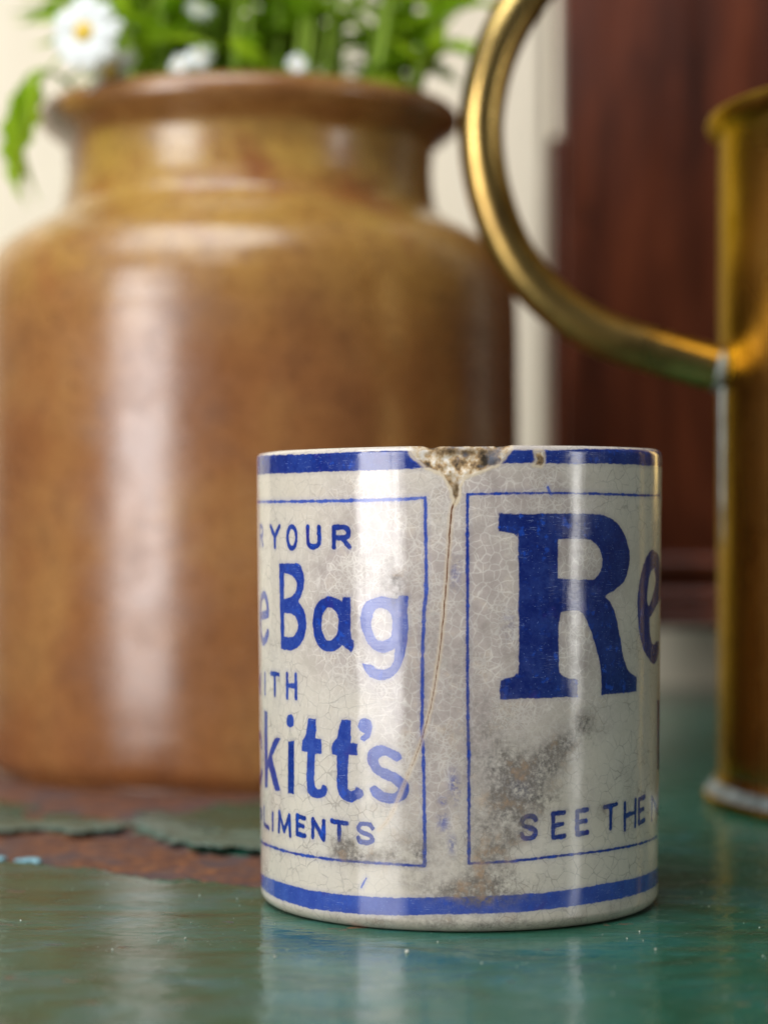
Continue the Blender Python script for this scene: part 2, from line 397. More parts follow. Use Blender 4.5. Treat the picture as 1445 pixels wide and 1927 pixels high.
def mat_table():
    M = Mat('chipped_green_paint')
    co = M.co()
    paint = M.attr('paint')
    ragged = M.math('ADD', paint, M.math('MULTIPLY', M.math('SUBTRACT', M.noise(co, 380, 3, .65), .5), 3.2))
    mask = M.step(ragged, -.12, .12)
    streak = M.noise(M.co((1, 1.7, 1)), 34, 4, .62, 1.2)
    fine = M.noise(M.co((1, 2.2, 1)), 160, 3, .65)
    green = M.ramp(streak, [(.30, (.008, .058, .030)), (.44, (.012, .086, .050)), (.54, (.011, .100, .066)), (.68, (.016, .12, .108))])
    green = M.mix(M.step(fine, .55, .78, 0, .45), green, (.05, .13, .11))
    dirt = M.noise(M.co((1, 2.5, 1)), 42, 3, .7)
    green = M.mix(M.step(dirt, .5, .72, 0, .55), green, (.040, .062, .036))
    # tiny dust specks
    sp = M.voronoi(co, 330, 'F1')
    spn = M.noise(co, 30, 2)
    speck = M.math('MULTIPLY', M.step(sp, .03, .09, 1, 0), M.step(spn, .5, .6))
    green = M.mix(M.math('MULTIPLY', speck, .8), green, (.42, .46, .38))
    # little worn rusty spots
    wn = M.noise(M.co((1, 1.8, 1)), 55, 4, .7)
    worn = M.step(wn, .63, .665)
    rn = M.noise(co, 260, 4, .7)
    rn2 = M.noise(co, 70, 4, .6)
    rust = M.ramp(rn, [(.25, (.035, .02, .02)), (.43, (.10, .038, .024)), (.57, (.18, .068, .028)), (.75, (.31, .135, .05))])
    rust = M.mix(M.step(rn2, .42, .62, 0, .75), rust, (.068, .052, .058))
    rust = M.mix(M.step(M.noise(co, 150, 3, .7), .57, .68, 0, .6), rust, (.33, .115, .035))
    pm = M.math('MULTIPLY', mask, M.math('SUBTRACT', 1., M.math('MULTIPLY', worn, .8)))
    edge = M.math('MULTIPLY', M.step(M.math('ABSOLUTE', ragged), .1, .9, 1, 0), mask)
    c = M.mix(pm, rust, green)
    c = M.mix(M.math('MULTIPLY', edge, M.step(rn, .45, .7, 0, .5)), c, (.12, .30, .30))
    rough = M.step(pm, 0, 1, .75, 1.)
    pr = M.math('MULTIPLY_ADD', M.step(fine, .3, .75), .15, .085)
    pr = M.math('MULTIPLY_ADD', M.step(dirt, .5, .72), .14, pr)
    mr = M.node('ShaderNodeMix', data_type='FLOAT')
    M.put(mr.inputs[0], pm); mr.inputs[2].default_value = .72; M.put(mr.inputs[3], pr)
    wav = M.noise(M.co((1, 1.25, 1)), 46, 2, .5, .8)
    fb = M.noise(M.co((1, 2.2, 1)), 190, 2, .65)
    hb = M.math('MULTIPLY_ADD', fb, M.step(paint, -.3, .3, .6, .26), wav)
    b = M.bump(hb, .0011, .5)
    return M.set(Base_Color=c, Roughness=mr.outputs[0], Normal=b, Specular_IOR_Level=.30)

def mat_flake():
    M = Mat('lifted_green_paint')
    n = M.noise(M.co((1, 2, 1)), 70, 5, .65)
    c = M.ramp(n, [(.3, (.020, .070, .046)), (.48, (.075, .125, .09)), (.68, (.16, .21, .16))])
    return M.set(Base_Color=c, Roughness=M.step(n, .3, .7, .25, .5), Normal=M.bump(n, .0006, .6))

def mat_simple(name, c0, c1, scale, rough, **kw):
    M = Mat(name)
    n = M.noise(M.co(), scale, 4)
    return M.set(Base_Color=M.ramp(n, [(.3, c0), (.7, c1)]), Roughness=rough, **kw)

def mat_leaf(name, c0, c1, tr=.35):
    M = Mat(name)
    n = M.noise(M.co(), 120, 3)
    c = M.ramp(n, [(.3, c0), (.7, c1)])
    M.set(Base_Color=c, Roughness=.45)
    t = M.node('ShaderNodeBsdfTranslucent'); M.put(t.inputs[0], c)
    mx = M.node('ShaderNodeMixShader'); mx.inputs[0].default_value = tr
    M.t.links.new(M.bsdf.outputs[0], mx.inputs[1]); M.t.links.new(t.outputs[0], mx.inputs[2])
    M.t.links.new(mx.outputs[0], M.out.inputs[0])
    return M.m

def mat_mug():
    M = Mat('crazed_glaze_with_print')
    co = M.co()
    ink, dens, grime, lite, chip, crack, smudge = [M.attr(k) for k in ('ink', 'dens', 'grime', 'lite', 'chip', 'crack', 'smudge')]
    big = M.noise(co, 55, 3, .6)
    mid = M.noise(co, 240, 4, .65)
    fin = M.noise(co, 1300, 2, .7)
    en_ = M.noise(co, 110, 4, .7)
    # glaze ground
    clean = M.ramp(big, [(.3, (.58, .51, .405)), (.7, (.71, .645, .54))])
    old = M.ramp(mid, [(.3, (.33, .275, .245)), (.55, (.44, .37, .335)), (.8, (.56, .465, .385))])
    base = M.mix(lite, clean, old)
    base = M.mix(M.step(big, .48, .72, 0, .35), base, (.47, .42, .37))
    mot = M.math('ADD', M.math('MULTIPLY', en_, .6), M.math('MULTIPLY', mid, .5))
    base = M.mix(M.step(mot, .52, .72, 0, .42), base, (.40, .335, .275))
    base = M.mix(M.step(fin, .58, .74, 0, .22), base, (.36, .32, .28))
    # crazing: pale veins over the discoloured glaze, dark ones in the clean
    wv = M.vadd(co, M.vscale(M.noise(co, 320, 2, out='Color'), .0016))
    v1 = M.voronoi(wv, 520)
    v2 = M.voronoi(wv, 380)
    v3 = M.voronoi(wv, 1000)
    pale = M.math('MAXIMUM', M.step(v1, .008, .085, .85, 0), M.math('MULTIPLY', M.step(v3, .02, .12, .75, 0), M.step(en_, .42, .6)))
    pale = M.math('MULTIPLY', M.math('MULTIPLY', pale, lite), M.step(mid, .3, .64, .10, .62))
    base = M.mix(pale, base, (.76, .70, .63))
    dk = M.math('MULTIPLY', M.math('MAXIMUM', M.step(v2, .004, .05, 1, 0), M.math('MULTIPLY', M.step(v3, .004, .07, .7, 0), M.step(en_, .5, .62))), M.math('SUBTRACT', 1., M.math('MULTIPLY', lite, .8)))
    dk = M.math('MAXIMUM', dk, M.math('MULTIPLY', M.step(v1, .004, .045, 1., 0), M.step(grime, .04, .4)))
    dk = M.math('MULTIPLY', dk, M.math('MULTIPLY', M.step(mid, .34, .60, .06, .75), M.step(big, .32, .62, .35, 1.)))
    base = M.mix(dk, base, (.23, .205, .18))
    scr = M.noise(M.co((1, 1, 14), (0, R(8), 0)), 420, 2, .7)
    # ink
    en = M.noise(co, 620, 2, .6)
    rag = M.math('ADD', ink, M.math('MULTIPLY', M.math('SUBTRACT', fin, .5), .26))
    rag = M.math('ADD', rag, M.math('MULTIPLY', M.math('SUBTRACT', en, .5), .55))
    im = M.step(rag, -.20, .14)
    halo = M.step(ink, -1.0, 0., 0, .15)
    wash = M.step(M.math('ADD', mid, M.math('MULTIPLY', fin, .4)), .52, .95, 0, .5)
    inkc = M.ramp(M.math('MULTIPLY', dens, .7), [(.45, (.022, .072, .39)), (.60, (.008, .031, .245)), (.74, (.004, .017, .165)), (.9, (.002, .010, .105))])
    inkc = M.mix(M.math('MULTIPLY', wash, M.step(dens, .7, 1.2, .55, .3)), inkc, (.085, .17, .55))
    inkc = M.mix(M.step(M.noise(co, 130, 3, .7), .57, .70, 0, .4), inkc, (.035, .012, .19))
    inkc = M.mix(M.math('MULTIPLY', M.step(en, .56, .70), M.step(big, .40, .58, .12, .7)), inkc, (.010, .065, .42))
    inkc = M.mix(M.step(M.voronoi(co, 1500, 'F1'), .05, .16, .5, 0), inkc, (.25, .36, .70))
    inkc = M.mix(M.math('MULTIPLY', M.step(scr, .60, .70, 0, .5), M.step(en_, .46, .60)), inkc, (.20, .26, .50))
    alpha = M.math('MULTIPLY', im, M.step(dens, .4, 1.0, .90, 1.))
    sm = M.math('MULTIPLY', smudge, M.step(M.math('ADD', fin, M.math('MULTIPLY', mid, .8)), .68, 1.0))
    alpha = M.math('MAXIMUM', alpha, M.math('MAXIMUM', halo, M.math('MULTIPLY', sm, .8)))
    c = M.mix(alpha, base, inkc)
    # grime
    gm = M.math('MULTIPLY', grime, M.step(M.math('ADD', M.math('MULTIPLY', fin, .7), M.math('MULTIPLY', mid, .8)), .42, .90))
    c = M.mix(M.math('MULTIPLY', gm, .92), c, M.ramp(mid, [(.35, (.065, .06, .06)), (.56, (.15, .125, .105)), (.70, (.29, .19, .12))]))
    # crack
    ck = M.step(M.math('ADD', crack, M.math('MULTIPLY', M.math('SUBTRACT', fin, .5), .08)), -.06, .06)
    c = M.mix(M.step(crack, -.7, -.1, 0, .5), c, (.56, .43, .30))
    c = M.mix(M.math('MULTIPLY', ck, M.step(big, .3, .6, .75, 1.)), c, (.13, .05, .018))
    # broken rim: bare body, plaster and dirt
    cr = M.math('ADD', chip, M.math('MULTIPLY', M.math('SUBTRACT', mid, .5), .5))
    cm = M.step(cr, -.15, .25)
    pl = M.math('ADD', M.math('MULTIPLY', mid, .68), M.math('MULTIPLY', M.noise(co, 520, 2, .6), .40))
    plc = M.ramp(pl, [(.43, (.055, .042, .032)), (.49, (.19, .125, .07)), (.54, (.38, .25, .13)), (.585, (.54, .43, .30)), (.66, (.68, .63, .56))])
    blue = M.noise(co, 190, 3)
    plc = M.mix(M.step(blue, .60, .68, 0, .6), plc, (.16, .18, .23))
    plc = M.mix(M.attr('filth'), plc, M.ramp(pl, [(.42, (.02, .015, .01)), (.62, (.14, .09, .045))]))
    c = M.mix(cm, c, plc)
    rim = M.math('MULTIPLY', M.step(cr, -.7, -.1), M.math('SUBTRACT', 1., cm))
    c = M.mix(M.math('MULTIPLY', rim, .7), c, (.62, .50, .33))
    # surface
    coat = M.math('SUBTRACT', 1., M.math('MAXIMUM', cm, M.math('MULTIPLY', gm, .8)))
    stri = M.noise(M.co((1, 1, .035)), 520, 2, .6)
    crough = M.math('ADD', M.math('ADD', M.step(en_, .42, .68, .03, .20), M.step(scr, .55, .75, 0, .16)), M.step(stri, .52, .66, 0, .10))
    hgt = M.math('ADD', M.math('MULTIPLY', scr, .11), M.noise(co, 90, 1))
    b1 = M.bump(hgt, .0003, .45)
    b2 = b1
    M.put(M.bsdf.inputs['Coat Normal'], b1)
    return M.set(Base_Color=c, Roughness=M.step(cm, 0, 1, .5, .9), Specular_IOR_Level=.06, Coat_Weight=coat, Coat_Roughness=crough, Coat_IOR=1.55, Normal=b2)

MC = mat_cream(); MW = mat_wood(); MJ = mat_jar(); MB = mat_brass(); MS = mat_solder()
MT = mat_table(); MF = mat_flake()

# ------------------------------------------------------------------ setting: cream boarded wall
wall = link('wall', box('wall', -.62, 1.0, 1.075, 1.10, -.4, 1.1, 0), MC, None, False)
tag(wall, kind='structure')
bw = .098
pm = box('plank', -bw / 2 + .0012, bw / 2 - .0012, -.018, 0, -.39, 1.09, .003, 3)
pm.materials.append(MC)
for i in range(-6, 9):
    o = link('plank', pm, None, wall)
    o.location = (.0745 + i * bw - bw / 2 + .001, 1.0755 - .001, 0)

# ------------------------------------------------------------------ table
def axis(parts):
    out = []
    for a, b, st in parts:
        out.append(np.arange(a, b - 1e-9, st))
    out.append([parts[-1][1]])
    return np.concatenate(out)
RUST = [(-86.2, 513.3), (-78.6, 510), (-69.4, 503.7), (-60.3, 496), (-48.9, 486.4), (-41.9, 484.2), (-36.1, 481.3), (-30.3, 478.5), (-24.7, 477.8), (-12, 480), (2, 492), (8, 520), (4, 560), (10, 600), (45, 640), (52, 700), (50, 760), (20, 812), (-50, 830), (-120, 820), (-220, 770), (-290, 640), (-240, 560), (-160, 530), (-120, 520)]
FLK_B = [(-64.8, 596.1), (-59.7, 603), (-53, 596.1), (-50.5, 605), (-46.2, 612), (-34.1, 622), (-18, 625), (-5, 600), (-6, 540), (-14.8, 518.2), (-28.2, 520.7), (-39.2, 523.2), (-49, 537), (-60, 560.2)]
FLK_A = [(-141.2, 612), (-125, 628), (-101.6, 624), (-92.2, 607.3), (-90.2, 588), (-83.5, 596.1), (-75.2, 588), (-64, 580.2), (-63, 557), (-73.6, 552.6), (-84.4, 562), (-94.1, 557), (-108, 556), (-130, 570)]
xs = axis([(-.62, -.18, .02), (-.18, .18, .0009), (.18, .78, .02)])
ys = axis([(.14, .33, .01), (.33, .66, .0012), (.66, 1.055, .008)])
X, Y = np.meshgrid(xs, ys)
sd = np.full(X.shape, 40.)
sel = (X > -.34) & (X < .1) & (Y > .43) & (Y < .88)
sd[sel] = -poly_sdf(X[sel] * 1000, Y[sel] * 1000, [RUST])
for FL in (FLK_A, FLK_B): sd[sel] = np.maximum(sd[sel], poly_sdf(X[sel] * 1000, Y[sel] * 1000, [FL]) - 1)
sd += (fbm(X * 150, Y * 150, 13) - .5) * 9 * (np.abs(sd) < 30)
sd += (fbm(X * 260, Y * 260, 3) - .5) * 7
Z = -.0007 * (1 - 1 / (1 + np.exp(-np.clip(sd, -20, 20) * 4)))
Z += .0005 * np.exp(-((sd - .6) / .9) ** 2) * fbm(X * 120, Y * 120, 9)      # slightly lifted paint edge
P = np.stack([X, Y, Z], -1)
table = empty('table', (0, .6, 0))
tag(table, 'green painted table top with a chipped rusty patch under the jar', 'table')
tm = gridmesh('top', P)
attr(tm, 'paint', sd)
top = link('top', tm, MT, table)
top.location = (0, -.6, 0)
body = link('apron', box('apron', -.62, .78, .14, 1.055, -.045, -.0022, .002), MF, table, False)
body.location = (0, -.6, 0)

def flake(name, poly, lift, zbase, seed, label):
    a = np.array(poly)
    gx = np.arange(a[:, 0].min() - 1, a[:, 0].max() + 1, .55); gy = np.arange(a[:, 1].min() - 1, a[:, 1].max() + 1, .55)
    GX, GY = np.meshgrid(gx, gy)
    s = poly_sdf(GX, GY, [poly]) + (fbm(GX * .3, GY * .22, seed, 5) - .5) * 12
    nx = fbm(GX * .05, GY * .05, seed + 5)
    # lifted most on the side towards the camera and the left
    side = np.clip((a[:, 1].max() - GY) / (a[:, 1].max() - a[:, 1].min()), 0, 1)
    z = zbase + lift * side ** 1.3 * np.exp(-np.clip(s, 0, 99) / 9.) * (.35 + 1.3 * nx) + .25 * fbm(GX * .3, GY * .3, seed + 9)
    idx = -np.ones(GX.shape, int); v = []; f = []
    keep = s > 0
    def vid(i, j):
        if idx[i, j] < 0:
            idx[i, j] = len(v); v.append((GX[i, j] / 1000, GY[i, j] / 1000, z[i, j] / 1000))
        return idx[i, j]
    for i in range(GX.shape[0] - 1):
        for j in range(GX.shape[1] - 1):
            if keep[i, j] and keep[i + 1, j] and keep[i, j + 1] and keep[i + 1, j + 1]:
                f.append((vid(i, j), vid(i, j + 1), vid(i + 1, j + 1), vid(i + 1, j)))
    o = link(name, pydata(name, v, f), MF, table)
    o.location = (0, -.6, 0)
    m = o.modifiers.new('thickness', 'SOLIDIFY'); m.thickness = .0005; m.offset = -1
    o['label'] = label
FLK_B = [(-64, 585), (-55, 575), (-40, 555), (-20, 548), (-8, 535), (-14.8, 518.2), (-28.2, 520.7), (-39.2, 523.2), (-49, 537), (-60, 560.2)]
FLK_A = [(-112, 572), (-90, 580), (-66, 574), (-63, 557), (-73.6, 552.6), (-84.4, 562), (-94.1, 557), (-108, 556)]
flake('paint_flake', FLK_B, 1.8, .1, 21, 'large lifted flake of dull green paint beside the mug')
flake('paint_flake', FLK_A, 1.3, .1, 33, 'long lifted flake of green paint in front of the jar')

# pale blue scraps of paint lying on the worn edge
MPB = mat_simple('pale_blue_paint', (.08, .24, .30), (.28, .50, .56), 700, .7)
def lump(name, loc, sx, sy, sz, seed, m):
    bm = bmesh.new(); bmesh.ops.create_icosphere(bm, subdivisions=3, radius=1)
    for v in bm.verts:
        n = mnoise.fractal(v.co * 1.6 + Vector((seed, seed * 2, 0)), .8, 2, 4)
        v.co *= 1 + .45 * n
        v.co = Vector((v.co.x * sx, v.co.y * sy, max(v.co.z, -.5) * sz))
    zmin = min(v.co.z for v in bm.verts)
    for v in bm.verts: v.co.z -= zmin
    me = bpy.data.meshes.new(name); bm.to_mesh(me); bm.free()
    o = link(name, me, m); o.location = loc; return o
tag(lump('paint_scrap', (-.0795, .513, -.0006), .0030, .0020, .0007, 3, MPB), 'larger pale blue scrap of paint on the rusty edge at left', 'paint scrap', 'pale blue paint scraps')
tag(lump('paint_scrap', (-.0872, .5165, -.0006), .0020, .0020, .0006, 8, MPB), 'smaller pale blue scrap of paint at the very left edge', 'paint scrap', 'pale blue paint scraps')

# loose grit and crumbs
random.seed(5)
bm = bmesh.new(); gx, gy = 0, .4
for i in range(300):
    x = random.gauss(.02, .06); y = .335 + .2 * random.random()
    if random.random() < .5: x, y = gx + random.gauss(0, .006), gy + random.gauss(0, .006)
    else: gx, gy = x, y
    r = .00005 + .00014 * random.random() ** 4
    if i < 9:
        x, y, r = [(.0040, .4023, .00055), (-.019, .398, .0004), (.003, .431, .0002), (-.036, .4155, .0004), (.048, .405, .00035), (.066, .399, .0003), (-.022, .462, .0005), (-.048, .405, .0003), (.075, .43, .00025)][i]
    if i < 9: r *= .6
    if (x - .0151) ** 2 + (y - .4606) ** 2 < .0412 ** 2: continue
    g = bmesh.ops.create_icosphere(bm, subdivisions=1, radius=r, matrix=Matrix.Translation((x, y, r * .6)))
    for v in g['verts']: v.co += Vector([random.uniform(-.3, .3) * r for _ in range(3)])
me = bpy.data.meshes.new('grit'); bm.to_mesh(me); bm.free()
tag(link('grit', me, mat_simple('pale_grit', (.25, .22, .15), (.6, .6, .52), 900, .8), None, False), 'tiny pale grit scattered over the green paint', 'grit', kind='stuff')

# ------------------------------------------------------------------ wooden cabinet behind
cab = empty('wooden_cabinet', (.25, .96, 0))
tag(cab, 'dark red mahogany cabinet with base moulding behind the brass can', 'cabinet')
def cpart(name, *a, bev=.0015):
    o = link(name, box(name, *a, bev), MW, cab); o.location = (-.25, -.96, 0); return o
cpart('front_panel', .0746, .46, .95, .985, .0405, .60)
cpart('side_batten', .0702, .0743, .958, .99, .02, .238, bev=.001)
cpart('base_rail', .0716, .463, .938, .986, .0325, .0400, bev=.003)
cpart('base_moulding', .0730, .4615, .9415, .9495, .0408, .0490, bev=.0035)
cpart('base_moulding', .0738, .4608, .9440, .9495, .0545, .0625, bev=.0026)
for x in (.094, .43): cpart('foot', x - .012, x + .012, .945, .98, 0, .0322, bev=.002)

# ------------------------------------------------------------------ stoneware jar
JX, JY = -.0422, .7198
jar = empty('stoneware_jar', (JX, JY, -.0006))
tag(jar, 'large brown salt glazed stoneware jar holding white flowers', 'jar')
prof = [(.0, .0), (.073, .0), (.0778, .0008), (.0812, .003), (.0828, .007), (.0836, .014), (.0839, .03), (.0840, .09), (.0839, .130),
        (.0837, .1400), (.0831, .1475), (.0818, .1535), (.0796, .1582), (.0765, .1618), (.0725, .1648), (.0683, .1673), (.0642, .1694), (.0608, .1716), (.0586, .1745),
        (.0574, .180), (.0569, .186), (.0572, .1910), (.0582, .1945), (.0620, .1972), (.0648, .1995), (.0657, .2018), (.0653, .2040), (.0637, .2058), (.0610, .2068), (.0578, .2066),
        (.0548, .2052), (.0527, .202), (.0516, .19), (.0512, .175), (.055, .166), (.068, .155), (.073, .14), (.0735, .05), (.07, .012), (.0, .011)]
pp = [Vector((a, b, 0)) for a, b in prof]
sp = smooth_curve(pp, 4)
for q in sp:
    if q.x > .05: q.x += .00008 * math.sin(q.y * 900 + 2 * math.sin(q.y * 170)) + .00008 * math.sin(q.y * 310)
jbody = link('body', lathe('body', [(max(p.x, 0.00001), p.y) for p in sp[:25 * 4 - 14]], 160, .003, 1), MJ, jar)
jrim = link('rim', lathe('rim', [(max(p.x, 0.00001), p.y) for p in sp[25 * 4 - 15:]], 160, .003, 1), MJ, jar)

# ------------------------------------------------------------------ plants in the jar
ML = [mat_leaf('leaf_green', (.34, .52, .014), (.52, .72, .04), .45), mat_leaf('leaf_deep_green', (.20, .38, .012), (.33, .54, .02), .4), mat_leaf('stem_green', (.24, .38, .02), (.36, .52, .05), .2)]
MP = mat_leaf('white_petal', (.80, .82, .80), (.88, .89, .86), .25)
MY_ = mat_simple('yellow_disc', (.55, .33, .03), (.80, .58, .08), 800, .7)
def leaf_mesh(name, L, W, m, droop=.25, lobed=True):
    v, f = [], []
    n = 9
    for i in range(n):
        t = i / (n - 1)
        w = W * math.sin(math.pi * min(t * .93 + .05, 1)) ** .8 * (1 - .35 * t)
        if lobed and i % 2 and 0 < i < n - 1: w *= .55
        z = -droop * L * t * t
        for s in (-1, 0, 1):
            v.append((s * w, t * L, z + (abs(s)) * w * .35))
    for i in range(n - 1):
        for s in range(2):
            a = i * 3 + s
            f.append((a, a + 1, a + 4, a + 3))
    me = pydata(name, v, f); me.materials.append(m); return me
LEAVES = [leaf_mesh('leaf', .030, .0055, ML[0]), leaf_mesh('leaf', .024, .0042, ML[1], .4), leaf_mesh('leaf', .036, .0040, ML[0], .15, False), leaf_mesh('leaf', .022, .0050, ML[1], .3)]

def leafy(name, label, pts, rad, nleaf, seed, group=None, t0=.35, sc=1., cat='plant', m=2):
    rnd = random.Random(seed)
    base = Vector(pts[0])
    root = empty(name, base)
    tag(root, label, cat, group)
    c = smooth_curve(pts, 6)
    st = link('stem', tube('stem', [p - base for p in c], [rad * (1 - .5 * i / len(c)) for i in range(len(c))], 8), ML[m], root)
    for k in range(nleaf):
        t = t0 + (1 - t0) * (k + .5) / nleaf
        p = c[min(int(t * (len(c) - 1)), len(c) - 1)] - base
        o = bpy.data.objects.new('leaf', rnd.choice(LEAVES))
        COL.objects.link(o); o.parent = root
        o.location = p
        o.rotation_euler = (rnd.uniform(-.2, .9), rnd.uniform(-.5, .5), rnd.uniform(0, 6.28))
        s = sc * rnd.uniform(.7, 1.2); o.scale = (s, s, s)
    return root
rnd = random.Random(11)
for i in range(52):
    a = rnd.uniform(0, 6.28); r = .050 * math.sqrt(rnd.random())
    bx, by = JX + r * math.cos(a) * .35, JY + r * math.sin(a) * .35
    tx, ty = JX + .004 + r * math.cos(a), JY + r * math.sin(a)
    h = rnd.uniform(.225, .275)
    leafy('leafy_stem', 'upright leafy green stem standing in the stoneware jar', [(bx, by, .05), ((bx + tx) / 2 + .003, (by + ty) / 2, .13), (tx, ty, .20), (tx + (tx - JX) * .25, ty + (ty - JY) * .2, h)],
          rnd.uniform(.0014, .0026), rnd.randint(8, 12), i, 'leafy stems in the jar', .74)
rnd = random.Random(4)
for i in range(15):
    x = -.080 + .080 * i / 14 + rnd.uniform(-.002, .002); y = JY - .92 * math.sqrt(max(.047 ** 2 - (x - JX) ** 2, 0)) + rnd.uniform(0, .012)
    leafy('flower_stalk', 'stout pale green flower stalk rising at the front of the jar mouth', [(x * .6 + JX * .4, y * .5 + JY * .5, .06), (x * .9 + JX * .1, y * .9 + JY * .1, .15), (x, y, .205), (x + rnd.uniform(-.01, .012), y + .004, .262)],
          rnd.uniform(.0013, .0024), 6, 100 + i, 'stalks at the front of the jar mouth', .78, .8)
# drooping sprig over the left of the rim
sprig = leafy('drooping_sprig', 'leafy sprig drooping over the left side of the jar rim', [(-.075, .705, .15), (-.083, .700, .19), (-.096, .694, .2095), (-.1050, .688, .2115), (-.1090, .685, .205), (-.1110, .684, .196)], .0010, 0, 77)
for (x, y, z, rx, ry, rz, s) in [(-.1075, .686, .2120, -1.2, .4, 1.6, .75), (-.1105, .685, .2105, -1.50, .2, .15, .80), (-.1150, .684, .2075, -1.3, .0, 2.0, .85), (-.118, .684, .201, -1.5, 0, .5, .85), (-.1085, .685, .2125, -.9, .3, 2.3, .6), (-.1130, .6845, .2090, -1.5, .3, .9, 1.0), (-.1160, .684, .2060, -1.45, -.2, 1.4, 1.0), (-.1185, .684, .2000, -1.5, 0, 1.3, .9)]:
    x += .0068; s *= 1.1
    o = bpy.data.objects.new('leaf', LEAVES[0]); COL.objects.link(o); o.parent = sprig
    o.location = Vector((x, y, z)) - Vector((-.075, .705, .15)); o.rotation_euler = (rx, ry, rz); o.scale = (s, s, s)
# one pale grass stem arching away to the right
g = leafy('grass_stem', 'thin pale grass stem arching out of the jar to the right', [(-.01, .72, .10), (.0, .735, .2), (.010, .75, .225), (.028, .77, .252), (.05, .78, .268)], .0011, 0, 5)

def petal_mesh(L, W):
    v, f = [], []
    n = 6
    for i in range(n):
        t = i / (n - 1)
        w = W * (math.sin(math.pi * (.12 + .80 * t)) ** .6)
        for s in (-1, 0, 1): v.append((s * w, t * L, .0006 * math.sin(3 * t) - .0012 * t * t - abs(s) * .0003))
    for i in range(n - 1):
        for s in range(2):
            a = i * 3 + s; f.append((a, a + 1, a + 4, a + 3))
    me = pydata('petal', v, f); me.materials.append(MP); return me
PET = petal_mesh(.0085, .0017)
PET2 = petal_mesh(.0050, .0011)
def daisy(label, head, face, base, npet, petal, disc, seed, size=1.):
    root = empty('daisy', base)
    tag(root, label, 'flower', 'daisies in the jar')
    b = Vector(base); h = Vector(head); f = Vector(face).normalized()
    ax = Vector((JX, JY, 0)); d = (h - ax); d.z = 0; rr_ = d.length; d.normalize()
    c = smooth_curve([b, ax + d * min(rr_, .040) + Vector((0, 0, .175)), ax + d * min(rr_ * .8, .052) + Vector((0, 0, .209)), h - f * .006, h - f * .001], 6)
    link('stem', tube('stem', [p - b for p in c], .0009, 8), ML[2], root)
    bm = bmesh.new(); bmesh.ops.create_icosphere(bm, subdivisions=3, radius=disc)
    for v in bm.verts: v.co.z *= .55
    me = bpy.data.meshes.new('disc'); bm.to_mesh(me); bm.free()
    q = f.to_track_quat('Z', 'Y')
    d = link('disc', me, MY_, root); d.location = h - b; d.rotation_euler = q.to_euler()
    rr = random.Random(seed)
    for k in range(npet):
        an = 2 * math.pi * k / npet + rr.uniform(-.08, .08)
        o = bpy.data.objects.new('petal', petal); COL.objects.link(o); o.parent = root
        tilt = rr.uniform(-.12, .22)
        m = q.to_matrix().to_4x4() @ Matrix.Rotation(an, 4, 'Z') @ Matrix.Translation((0, disc * .75, rr.uniform(-.0004, .0004))) @ Matrix.Rotation(tilt, 4, 'X') @ Matrix.Scale(size * rr.uniform(.9, 1.1), 4)
        o.matrix_local = Matrix.Translation(h - b) @ m
daisy('large white daisy facing the camera above the left of the jar rim', (-.0860, .655, .2165), (-.30, -1, .12), (-.055, .705, .12), 24, PET, .0031, 1, 1.0)
daisy('white daisy tucked behind and below the largest daisy at left', (-.0800, .668, .2080), (.5, -.35, -.8), (-.055, .705, .12), 20, PET, .0028, 2, .8)
daisy('small white blossom low at the front of the jar mouth, left of centre', (-.0535, .663, .2115), (.1, -1, .5), (-.05, .70, .12), 14, PET2, .0008, 3, .75)
daisy('small white blossom beside another low at the jar mouth', (-.0595, .665, .2095), (-.3, -1, .3), (-.055, .705, .12), 14, PET2, .0007, 4, .6)
daisy('small white blossom low over the middle of the jar rim', (-.0250, .664, .2095), (.1, -1, .4), (-.03, .70, .12), 14, PET2, .0007, 5, .55)
daisy('half hidden white blossom high among the stems at the top', (-.0545, .675, .2280), (.2, -.9, .6), (-.05, .70, .12), 14, PET2, .0008, 6, .7)

# ------------------------------------------------------------------ brass can
CX, CY = .1794, .6173
can = empty('brass_can', (CX, CY, 0))
tag(can, 'tall brass can with a looped tubular handle at the right edge', 'can')
link('body', lathe('body', [(p.x, p.y) for p in smooth_curve([(.0870, .0060, 0), (.0884, .0085, 0), (.0885, .03, 0), (.0884, .09, 0), (.0882, .15, 0), (.0880, .1800, 0), (.0872, .1830, 0), (.0860, .1838, 0), (.0856, .182, 0), (.0855, .176, 0), (.0855, .14, 0), (.0855, .02, 0), (.0855, .0125, 0), (.083, .010, 0), (.06, .009, 0), (.00001, .009, 0)], 6)], 200, .0006, .4), MB, can)
link('rim', lathe('rim', [(p.x, p.y) for p in smooth_curve([(.0881, .1806, 0), (.0888, .1812, 0), (.0905, .1826, 0), (.0915, .1843, 0), (.0912, .1858, 0), (.0902, .1862, 0), (.0888, .1855, 0), (.0876, .1842, 0)], 4)], 200), MB, can)
link('foot_ring', lathe('foot_ring', [(p.x, p.y) for p in smooth_curve([(.0888, .0085, 0), (.0896, .0052, 0), (.0908, .0035, 0), (.0922, .0026, 0), (.0925, .0014, 0), (.0920, .0002, 0), (.0890, 0, 0), (.0860, .0002, 0), (.0855, .005, 0)], 4)], 200), MB, can)
link('foot_solder', lathe('foot_solder', [(.0886, .0085), (.0893, .0060), (.0905, .0040), (.0920, .0030), (.0920, .0026), (.0895, .0035), (.0883, .007)], 200), MS, can)
